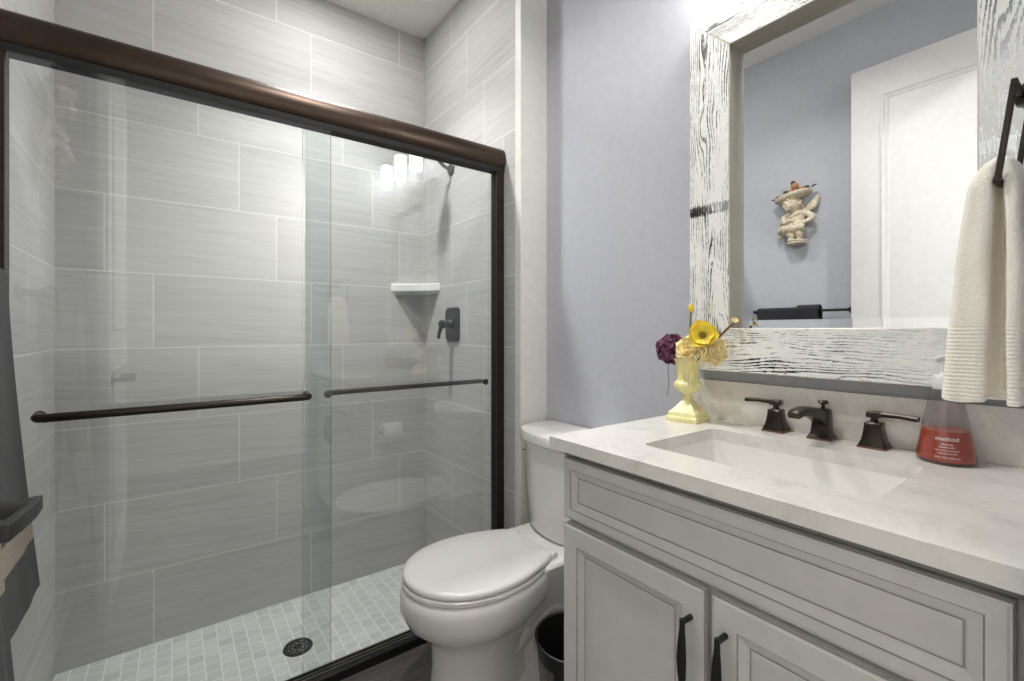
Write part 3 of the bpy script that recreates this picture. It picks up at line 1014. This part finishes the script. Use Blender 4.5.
def rose(name, label, c, face, size, mat, grp=None):
    t = thing(name, label, 'flower', c, grp)
    d, x, y = frame_of(face)
    mb = MB()
    for ring, (n_, ln, wd, tilt) in enumerate(((3, .45, .7, 3.0), (4, .62, .85, 1.6), (5, .82, 1.05, .8), (6, 1.0, 1.10, .25))):
        for k in range(n_):
            a = 2 * PI * k / n_ + ring * 1.1
            out = x * math.cos(a) + y * math.sin(a)
            petal(mb, Vector(c) + out * size * .10, out + d * tilt, d - out * .5, size * ln, size * wd, .30, -size * .02 if ring < 2 else -size * .16, wob=size * .06)
    mb.build('petals', mat, t, angle=70)
    stem_to(t, Vector(c))
def at(u, v, X):
    """point on the plane x = X seen at pixel (u, v) of the photograph: used once to read a position off"""
    yaw = R(36.365); l = (u - 512) / 462.0
    r = Vector((math.sin(yaw) + l * math.cos(yaw), math.cos(yaw) - l * math.sin(yaw), (329.7 - v) / 462.0))
    r = r * (X / r.x)
    return Vector((r.x, r.y, r.z + EYE))
poppy(at(703, 336, 1.170), (-1, -.55, .35), .043)
rose('cream_rose', 'wide cream rose at the left over the urn rim', at(690, 349, 1.168), (-1, -.2, .5), .039, 'petal_cream', 'cream roses in the urn')
rose('cream_rose', 'cream rose drooping at the right of the urn under the poppy', at(712, 351, 1.180), (-.7, -1, .1), .040, 'petal_cream', 'cream roses in the urn')
# hydrangea: a cluster of small purple florets
hc = at(671, 349, 1.190)
hy = thing('purple_hydrangea', 'dark purple hydrangea head at the left of the yellow flowers', 'flower', hc)
mb = MB()
mb.ball(hc, (.017, .021, .022), 12, 8)
for k in range(44):
    a = k * 2.399963
    zz = 1 - 2 * (k + .5) / 44
    rr = math.sqrt(1 - zz * zz)
    d = Vector((rr * math.cos(a), rr * math.sin(a), zz))
    p = hc + Vector((d.x * .026, d.y * .034, d.z * .034))
    d_, x, y = frame_of(d + Vector((random.uniform(-.3, .3), random.uniform(-.3, .3), random.uniform(-.3, .3))))
    for j in range(4):
        b = PI / 2 * j + k
        out = x * math.cos(b) + y * math.sin(b)
        petal(mb, p, out + d_ * (.2 + .5 * (k % 3)), d_, .0165, .0155, .25, .001, nu=3, nv=3, th=.0003)
mb.build('florets', 'petal_purple', hy, angle=70)
stem_to(hy, hc)
MB().tube(catmull([tuple(hc + Vector((-.004, .002, -.02))), tuple(at(668, 372, 1.188)), tuple(at(669, 384, 1.188)), tuple(at(667, 396, 1.188))], 5), .0012, 6).build('tendril', 'thread_grey', hy, angle=60)
# bud on a tall stem
bc = at(691, 309, 1.20)
bu = thing('yellow_bud', 'small yellow bud standing tallest above the urn bouquet', 'flower', bc)
mb = MB()
for k in range(5):
    a = 2 * PI * k / 5
    out = Vector((math.cos(a), math.sin(a), 0))
    petal(mb, bc - Vector((0, 0, .008)) + out * .003, Vector((0, 0, 1)) + out * .35, -out, .021, .017, .35, .004)
mb.build('petals', 'petal_yellow', bu, angle=70)
stem_to(bu, bc - Vector((0, 0, .006)))
# twig leaning right with a pale blossom
tp = at(734, 323, 1.245)
tg = thing('twig_blossom', 'brown twig with a pale yellow blossom leaning against mirror frame', 'twig', tp)
MB().tube(catmull([tuple(at(706, 352, 1.20)), tuple(at(718, 338, 1.222)), tuple(at(727, 329, 1.236)), tuple(tp)], 5), [.0030 - .0000 * k for k in range(16)], 8).build('stem', 'twig_brown', tg, angle=60)
mb = MB()
for k in range(6):
    a = 2 * PI * k / 6
    d_, x, y = frame_of((-.5, -.5, .7))
    out = x * math.cos(a) + y * math.sin(a)
    petal(mb, tp + Vector((-.004, -.003, .003)), out + d_ * .6, d_, .013, .012, .3, .001)
mb.build('petals', 'petal_pale', tg, angle=70)

# ------------------------------------------------------------------ mirror
MX = XW - .055
MYL, MYR, MZ0, MZ1 = 0.803, 0.062, 1.067, 2.106
FW = .124
FB = .122
mi_ = thing('wall_mirror', 'large wall mirror in a whitewashed wood grain mirrored frame over the vanity', 'mirror', (XW, 0.43, MZ0))
iy0, iy1, iz0, iz1 = MYR + FW, MYL - FW, MZ0 + FB, MZ1 - FW
gl = MB()
xs, xe = XW - .016, XW - .016 + .0018       # plate, its lowest strip tipped slightly upward
prof_ = [(XW - .002, iz0 - .02), (xs - .0018, iz0 - .02), (xs - .0018, iz0), (xs, iz0 + .022), (xs, iz1 + .02), (XW - .002, iz1 + .02)]
gl.loft([[(x, y, z) for x, z in prof_] for y in (iy0 - .02, iy1 + .02)])
gl.build('glass', 'mirror', mi_, smooth=False)
def board(pts, name_mat):
    """mitred frame board: front face printed, edges champagne; pts = four (y, z)"""
    mb = MB()
    cy = sum(p[0] for p in pts) / 4; cz = sum(p[1] for p in pts) / 4
    f = [(MX, y, z) for y, z in pts]
    e = .0022
    def ins(p):
        return (MX, p[0] + math.copysign(min(e, abs(cy - p[0])), cy - p[0]), p[1] + math.copysign(min(e, abs(cz - p[1])), cz - p[1]))
    g = [ins(p) for p in pts]
    g = [(MX - .0015, q[1], q[2]) for q in g]
    b = [(XW - .002, y, z) for y, z in pts]
    mb.add(g, [(0, 1, 2, 3)], 0)
    mb.loft([g, f, b], False, True, 1)
    return mb.build('frame_board', [name_mat, 'champagne'], mi_, smooth=False)
board([(MYR, MZ1), (MYL, MZ1), (iy1, iz1), (iy0, iz1)], 'grain_level')
board([(MYR, MZ0), (MYL, MZ0), (iy1, iz0), (iy0, iz0)], 'grain_level')
board([(MYL, MZ0), (MYL, MZ1), (iy1, iz1), (iy1, iz0)], 'grain_upright')
board([(MYR, MZ0), (MYR, MZ1), (iy0, iz1), (iy0, iz0)], 'grain_upright')

# ------------------------------------------------------------------ vanity light above the mirror
vl = thing('vanity_light', 'wall light with three frosted white glass shades above the mirror', 'wall lamp', (XW, 0.43, 2.33))
MB().box(XW - .022, XW - .001, 0.16, 0.70, 2.30, 2.40).build('backplate', 'nickel', vl, bevel=0.004)
for y in (0.19, 0.43, 0.67):
    MB().tube(catmull([(XW - .015, y, 2.35), (XW - .06, y, 2.375), (XW - .09, y, 2.385), (XW - .09, y, 2.36)], 4), .008, 12).build('arm', 'nickel', vl, angle=60)
    s = MB().lathe([(.030, 2.335), (.038, 2.333), (.039, 2.328), (.039, 2.182), (.037, 2.178), (.0005, 2.176)], (XW - .09, y, 0), 28)
    so = s.build('lamp_shade', 'shade_glow', vl)
    MB().lathe([(.014, 2.372), (.034, 2.366), (.040, 2.356), (.040, 2.334), (.0395, 2.33)], (XW - .09, y, 0), 28).build('socket_cap', 'nickel', so)

# ceiling lamps: the shower can, plus fittings for the two added fill lamps
for x, y, r_, lab in ((0.58, 1.94, .085, 'round recessed ceiling light inside the shower'), (0.55, 1.00, .085, 'round recessed fill light added over the bathroom floor'), (1.50, -0.80, .15, 'round fill light added in the hall outside the door')):
    t = thing('ceiling_light', lab, 'ceiling lamp', (x, y, CEIL), 'recessed ceiling lights')
    MB().lathe([(r_ * .85, CEIL - .004), (r_ * .9, CEIL - .006), (r_ * 1.1, CEIL - .006), (r_ * 1.15, CEIL - .0005)], (x, y, 0), 40, cap0=False, cap1=False).build('trim_ring', 'white_paint', t)
    MB().lathe([(.0005, CEIL - .003), (r_ * .86, CEIL - .003)], (x, y, 0), 40, cap0=False, cap1=False).build('lens', 'can_glow', t)

# ------------------------------------------------------------------ towel ring and cream towel
rg = thing('towel_ring', 'dark square towel ring on the wall at the right edge', 'towel ring', (0.91, YF, 1.48))
MB().loft([rrect(.885, .935, 1.470, 1.520, .008, None, 3, 'XZ', YF), rrect(.885, .935, 1.470, 1.520, .008, None, 3, 'XZ', YF + .006), rrect(.892, .928, 1.477, 1.513, .006, None, 3, 'XZ', YF + .010), rrect(.900, .920, 1.484, 1.506, .004, None, 3, 'XZ', YF + .028)]).build('mount', 'dark_bronze', rg, angle=25)
rb = MB()
sqp = [(-1, -1), (1, -1), (1, 1), (-1, 1)]
zt, zb = 1.493, 1.376
yt, yb = 0.0920, 0.1075
for x in (.846, .974):
    rb.tube([(x, yt, zt + .005), (x, yb, zb - .005)], [(.0036, .0032)] * 2, prof=sqp, up=(0, 1, 0))
for y, z in ((yt, zt), (yb, zb)):
    rb.tube([(.841, y, z), (.979, y, z)], [(.0036, .0032)] * 2, prof=sqp, up=(0, 1, 0))
rb.build('ring', 'dark_bronze', rg, bevel=0.001)

# hand towel: one folded cloth pulled through the ring, the outer flap opening towards the camera
tz0, tz1 = 1.092, 1.412
keys = {  # height: outline in (x, y), walked round the bundle
    0.00: [(.832, .138), (.834, .156), (.870, .162), (.930, .158), (.975, .145), (.980, .110), (.975, .084), (.920, .078), (.860, .079), (.836, .083), (.832, .091), (.838, .0985), (.862, .101), (.880, .108), (.862, .115), (.838, .1165), (.832, .122)],
    0.25: [(.834, .134), (.836, .151), (.870, .157), (.930, .153), (.972, .141), (.976, .110), (.972, .084), (.920, .078), (.860, .079), (.838, .083), (.833, .091), (.838, .0985), (.862, .101), (.878, .107), (.862, .114), (.839, .1155), (.834, .121)],
    0.60: [(.838, .131), (.842, .143), (.872, .149), (.925, .146), (.965, .134), (.968, .108), (.964, .086), (.920, .080), (.866, .081), (.842, .085), (.838, .093), (.846, .099), (.878, .103), (.896, .108), (.878, .113), (.846, .115), (.838, .119)],
    0.88: [(.848, .124), (.852, .135), (.876, .139), (.920, .135), (.955, .124), (.957, .105), (.954, .090), (.918, .086), (.872, .087), (.850, .091), (.847, .098), (.852, .102), (.872, .105), (.884, .1075), (.872, .110), (.852, .111), (.848, .115)],
    0.97: [(.860, .116), (.864, .124), (.882, .127), (.915, .124), (.942, .116), (.944, .106), (.941, .096), (.914, .092), (.878, .093), (.862, .097), (.859, .102), (.863, .105), (.876, .107), (.884, .108), (.876, .109), (.863, .110), (.860, .112)],
    1.00: [(.875, .111), (.878, .115), (.890, .117), (.908, .115), (.925, .111), (.926, .106), (.924, .101), (.908, .099), (.888, .099), (.878, .102), (.876, .105), (.878, .106), (.884, .107), (.889, .108), (.884, .109), (.878, .1095), (.876, .110)],
}
ks = sorted(keys)
tw_ = MB()
loops = []
N = 44
for i in range(N + 1):
    t = i / N
    for a, b in zip(ks, ks[1:]):
        if a <= t <= b + 1e-9:
            f = (t - a) / (b - a)
            break
    lp0 = [tuple(p + (q - p) * f for p, q in zip(P_, Q_)) for P_, Q_ in zip(keys[a], keys[b])]
    lp = catmull(lp0, 5, True)
    z = tz0 + (tz1 - tz0) * t
    out = []
    for j, (x, y) in enumerate(lp):
        nz = mnoise.noise(Vector((x * 40, y * 40, z * 14)))
        zz = z + (0.010 * mnoise.noise(Vector((x * 25, y * 30, 5))) if t < .12 else 0) * (1 - t / .12 if t < .12 else 0)
        out.append((x + nz * .0022, y + nz * .0020, zz))
    loops.append(out)
tw_.loft(loops)
tag(tw_.build('hand_towel', 'cream_terry', loc=(.905, .12, 1.36), angle=80), 'cream hand towel hanging through the dark towel ring at right', 'towel')

# ------------------------------------------------------------------ towel bar on the left wall with grey towels
BX_, BZ = -0.292, 1.292
tb = thing('towel_bar', 'thin black towel bar on the left wall under the figurine', 'towel bar', (XL, 1.13, BZ))
MB().tube([(BX_, 0.900, BZ), (BX_, 1.402, BZ)], .0075, 14).build('bar', 'black_metal', tb)
for y in (0.905, 1.397):
    pp = MB()
    pp.lathe([(.024, XL), (.024, XL + .006), (.020, XL + .010), (.010, XL + .014), (.010, BX_ + .008), (.0005, BX_ + .009)], (0, y, BZ), 20, axis='X')
    pp.build('post', 'black_metal', tb)
def drape(name, mat, y0, y1, r0, zf, zb, flare, label, seed, thick=.010):
    """cloth folded over the bar: front drop to zf, back drop to zb"""
    prof = []
    nz = 26
    for k in range(nz + 1):                       # back side, bottom to top
        prof.append((BX_ - r0 - .004 * (1 - k / nz), zb + (BZ - zb) * k / nz, -(1 - k / nz)))
    for k in range(1, 9):
        a = PI * k / 9
        prof.append((BX_ - r0 * math.cos(a), BZ + r0 * math.sin(a), 0))
    for k in range(nz + 1):
        t = k / nz
        prof.append((BX_ + r0 + flare * t ** 1.3, BZ + (zf - BZ) * t, t))
    ny = 22
    rows = []
    for j in range(ny + 1):
        q = j / ny
        row = []
        for x, z, t in prof:
            wv = .0012 * math.sin(q * 11 + seed) * max(t, 0) + .0006 * math.sin(q * 23 + seed * 2 + z * 4) * abs(t)
            wide = 1 + .05 * max(t, 0)
            y = (y0 + y1) / 2 + (q - .5) * (y1 - y0) * wide
            row.append(Vector((x + (wv if t >= 0 else -abs(wv) * .4), y, z)))
        rows.append(row)
    m_ = len(prof)
    nrm = []
    for j in range(ny + 1):
        nn = []
        for i in range(m_):
            a = rows[j][min(i + 1, m_ - 1)] - rows[j][max(i - 1, 0)]
            nn.append(Vector((a.z, 0, -a.x)).normalized() * (-1 if True else 1))
        nrm.append(nn)
    mb = MB()
    vs = [tuple(p) for r_ in rows for p in r_] + [tuple(p + n_ * thick) for r_, nn in zip(rows, nrm) for p, n_ in zip(r_, nn)]
    off = (ny + 1) * m_
    fs = []
    for j in range(ny):
        for i in range(m_ - 1):
            a = j * m_ + i
            fs.append((a, a + 1, a + m_ + 1, a + m_))
            fs.append((off + a, off + a + m_, off + a + m_ + 1, off + a + 1))
    rim = list(range(m_)) + [j * m_ + m_ - 1 for j in range(1, ny + 1)] + [ny * m_ + i for i in range(m_ - 2, -1, -1)] + [j * m_ for j in range(ny - 1, 0, -1)]
    for a, b in zip(rim, rim[1:] + rim[:1]):
        fs.append((a, off + a, off + b, b))
    mb.add(vs, fs)
    o = mb.build(name, mat, loc=(BX_, (y0 + y1) / 2, BZ), bevel=0.0, angle=70)
    tag(o, label, 'towel', 'charcoal towels on the left wall bar')
    return o
drape('bath_towel', 'grey_terry', 1.055, 1.372, .012, .645, .66, .046, 'charcoal bath towel with tan band, farther one on the left wall bar', 0.6)
drape('bath_towel', 'grey_terry_small', 1.045, 1.155, .0235, .42, .55, .050, 'narrow charcoal towel with tan band folded over the nearer end of another', 2.1)

# ------------------------------------------------------------------ cherub wall figurine
FY, FX, FZ = 1.180, XL, 1.69
ch = thing('cherub_figurine', 'cream cherub wall figurine carrying a fruit tray on its head', 'figurine', (FX, FY, FZ))
def c3(x, y, z): return (FX + x, FY + y, FZ + z)
b = MB()
b.ball(c3(.036, -.004, .128), (.036, .044, .048))          # chest and belly
b.ball(c3(.042, -.004, .098), (.038, .050, .034))
b.ball(c3(.034, -.006, .164), (.028, .044, .022))           # shoulders
b.ball(c3(.038, .004, .178), (.018, .018, .018))         # neck
b.ball(c3(.050, .016, .216), (.044, .044, .043))         # head
b.ball(c3(.088, .024, .204), (.014, .026, .015))         # cheeks, chin, nose, brows, ears
b.ball(c3(.086, .022, .186), (.012, .014, .010))
b.ball(c3(.098, .026, .216), (.010, .008, .009))
b.ball(c3(.086, .040, .232), (.010, .012, .006))
b.ball(c3(.088, .010, .232), (.010, .012, .006))
b.ball(c3(.046, .060, .212), (.010, .007, .013))
b.ball(c3(.046, -.028, .212), (.010, .007, .013))
# arm with the hand on the hip, and the other crossing over the belly
b.tube(catmull([c3(.034, -.042, .166), c3(.044, -.072, .150), c3(.050, -.092, .128), c3(.058, -.074, .112), c3(.066, -.050, .104)], 5), [.018] * 6 + [.0165] * 6 + [.0130] * 9, 12)
b.tube(catmull([c3(.034, .036, .166), c3(.050, .058, .140), c3(.066, .044, .116), c3(.074, .020, .122)], 5), [.018] * 6 + [.0155] * 5 + [.0125] * 5, 12)
b.ball(c3(.068, -.044, .102), (.011, .013, .011))
b.ball(c3(.076, .014, .124), (.012, .014, .011))
for k in range(4):                                      # fingers
    b.tube([c3(.074, -.040, .109 - k * .0055), c3(.078, -.024, .107 - k * .006)], .0032, 6)
    b.tube([c3(.080, .008, .130 - k * .005), c3(.082, -.008, .130 - k * .005)], .0032, 6)
# legs, one knee forward
b.tube(catmull([c3(.036, .020, .092), c3(.052, .022, .060), c3(.046, .020, .034), c3(.040, .018, .014)], 5), [.027] * 5 + [.021] * 6 + [.015] * 5, 12)
b.tube(catmull([c3(.036, -.024, .092), c3(.056, -.026, .062), c3(.046, -.024, .036), c3(.040, -.022, .014)], 5), [.027] * 5 + [.021] * 6 + [.015] * 5, 12)
b.ball(c3(.054, .022, .014), (.022, .013, .010))
b.ball(c3(.054, -.026, .014), (.022, .013, .010))
b.ball(c3(.010, .0, .14), (.012, .042, .12))             # back that joins it to the wall
b.build('body', 'resin', ch, remesh=.0035)
hr = MB()
for k in range(30):
    a = k * 2.4
    zz = -.25 + 1.1 * k / 30
    rr = math.sqrt(max(0, 1 - zz * zz))
    x, y = math.cos(a) * rr, math.sin(a) * rr
    if x > .35 and zz < .5: continue
    hr.ball(c3(.047 + .043 * x, .016 + .044 * y, .220 + .040 * zz), .0125, 8, 6)
hr.build('hair', 'resin_hair', ch, remesh=.003)
dp = MB()
for k in range(7):
    y = -.050 + k * .0155
    dp.tube(catmull([c3(.050 + .012 * math.sin(k * 2), y * .9, .102), c3(.076, y, .082), c3(.064, y * 1.1 + .008, .060), c3(.048, y * 1.15 + .012, .050 - .006 * (k % 3))], 4), [.012] * 8 + [.008] * 5, 8)
dp.tube(catmull([c3(.05, .045, .10), c3(.048, .070, .085), c3(.036, .092, .060), c3(.030, .084, .036)], 4), [.016] * 7 + [.010] * 6, 8)
dp.tube(catmull([c3(.050, .050, .16), c3(.040, .074, .135), c3(.030, .084, .10), c3(.030, .098, .078)], 4), [.012] * 7 + [.009] * 6, 8)
dp.tube(catmull([c3(.050, -.040, .165), c3(.070, .000, .150), c3(.066, .040, .128)], 4), .007, 8)
dp.build('drapery', 'resin', ch, remesh=.003)
wg = MB()
for k in range(6):
    q = k / 5
    wg.tube(catmull([c3(.012, -.034, .182 - .020 * q), c3(.020, -.066, .204 - .026 * q), c3(.024, -.094 + .004 * q, .226 - .034 * q), c3(.020, -.112 + .010 * q, .252 - .052 * q)], 5), [.010] * 6 + [.012] * 5 + [.011] * 4 + [.007], 8)
wg.build('wing', 'resin', ch, remesh=.003)
pd = MB().lathe([(.0005, 0), (.048, 0), (.054, .006), (.050, .012), (.056, .018), (.050, .024), (.0005, .024)], (FX + .030, FY - .004, FZ - .012), 24)
pd.v = [(FX + max(.0005, x - FX), y, z) for x, y, z in pd.v]
pd.build('plinth', 'resin', ch)
def tl_(y): return -.20 * (y - .012)                      # the tray tips down towards the shower
ty_ = MB().lathe([(.0005, .248), (.05, .247), (.078, .252), (.092, .262), (.097, .271), (.095, .279), (.088, .281), (.076, .272), (.0005, .266)], (0, 0, FZ), 40)
ty_.v = [(FX + max(.0005, .034 + x * .74), FY + .016 + y, z + tl_(.016 + y)) for x, y, z in ty_.v]
ty_.build('tray', 'resin', ch, angle=40)
fr = [(.058, .010, .288, .022, 'fruit_gold'), (.074, -.016, .284, .021, 'fruit_red'), (.044, -.034, .286, .021, 'fruit_gold'), (.056, -.004, .318, .020, 'fruit_gold'), (.050, .008, .342, .013, 'fruit_dark'), (.072, .040, .280, .017, 'fruit_dark'), (.040, .050, .280, .018, 'fruit_red'), (.050, .088, .280, .018, 'leaf_olive'), (.036, -.058, .286, .015, 'fruit_dark')]
for x, y, z, r_, m_ in fr:
    MB().ball(c3(x, y, z + tl_(y)), r_, 12, 8).build('fruit', m_, ch, angle=80)
for x, y, z, dxx, dyy in ((.06, .064, .278, .4, .9), (.05, .100, .276, .2, 1), (.05, -.05, .286, .3, -1), (.078, .022, .284, 1, .3), (.04, -.085, .280, .1, -1), (.045, .040, .296, .5, .6)):
    lf = MB()
    petal(lf, c3(x, y, z + tl_(y)), (dxx, dyy, .35), (0, 0, 1), .030, .020, .2, .0, nu=4, nv=4)
    lf.build('leaf', 'leaf_olive', ch, angle=70)

# ------------------------------------------------------------------ waste bin and toilet paper beside the vanity
wx, wy, wz = 0.960, 0.985, 0.285
wb = thing('waste_bin', 'small black plastic waste bin between toilet and vanity', 'bin', (wx, wy, 0))
MB().lathe([(.0005, .0), (.088, .0), (.092, .004), (.118, wz - .012), (.121, wz - .010), (.122, wz - .002), (.119, wz), (.115, wz - .004)], (wx, wy, 0), 48, cap0=False, cap1=False).build('bucket', 'bin_plastic', wb, angle=40)
MB().lathe([(.115, wz - .004), (.113, wz - .02), (.089, .012), (.0005, .010)], (wx, wy, 0), 48, cap0=False, cap1=False).build('liner', 'bin_inside', wb, angle=40)
stk = MB()
rows = []
for i in range(7):
    z = .115 + .120 * i / 6
    r_ = .092 + (.118 - .092) * (z - .004) / (wz - .016) + .0008
    rows.append([(wx + r_ * math.cos(a), wy + r_ * math.sin(a), z) for a in [R(158 + 36 * j / 10) for j in range(11)]])
stk.loft(rows, False, False, closed=False)
stk.build('sticker', 'sticker', wb, angle=60)
ph = thing('paper_holder', 'dark paper holder on the side of the vanity near the toilet', 'paper holder', (0.97, VY1, 0.63))
hb = MB()
hb.lathe([(.0005, VY1 - .0005), (.022, VY1 - .0005), (.022, VY1 + .006), (.009, VY1 + .010), (.009, VY1 + .072), (.0005, VY1 + .073)], (1.045, 0, 0.63), 18, axis='Y')
hb.tube([(1.045, VY1 + .066, .63), (.90, VY1 + .066, .63)], .009, 16)
hb.build('arm', 'dark_bronze', ph)
tr_ = MB()
tr_.lathe([(.018, .918), (.052, .918), (.054, .922), (.054, 1.016), (.052, 1.020), (.018, 1.020)], (0, VY1 + .066, .63 - .0088), 36, axis='X', cap0=False, cap1=False)
tr_.lathe([(.018, .918), (.018, 1.020)], (0, VY1 + .066, .63 - .0088), 36, axis='X', cap0=False, cap1=False)
tag(tr_.build('toilet_paper_roll', 'paper', loc=(.97, VY1 + .066, .63)), 'white toilet paper roll on the holder beside the vanity', 'paper roll')
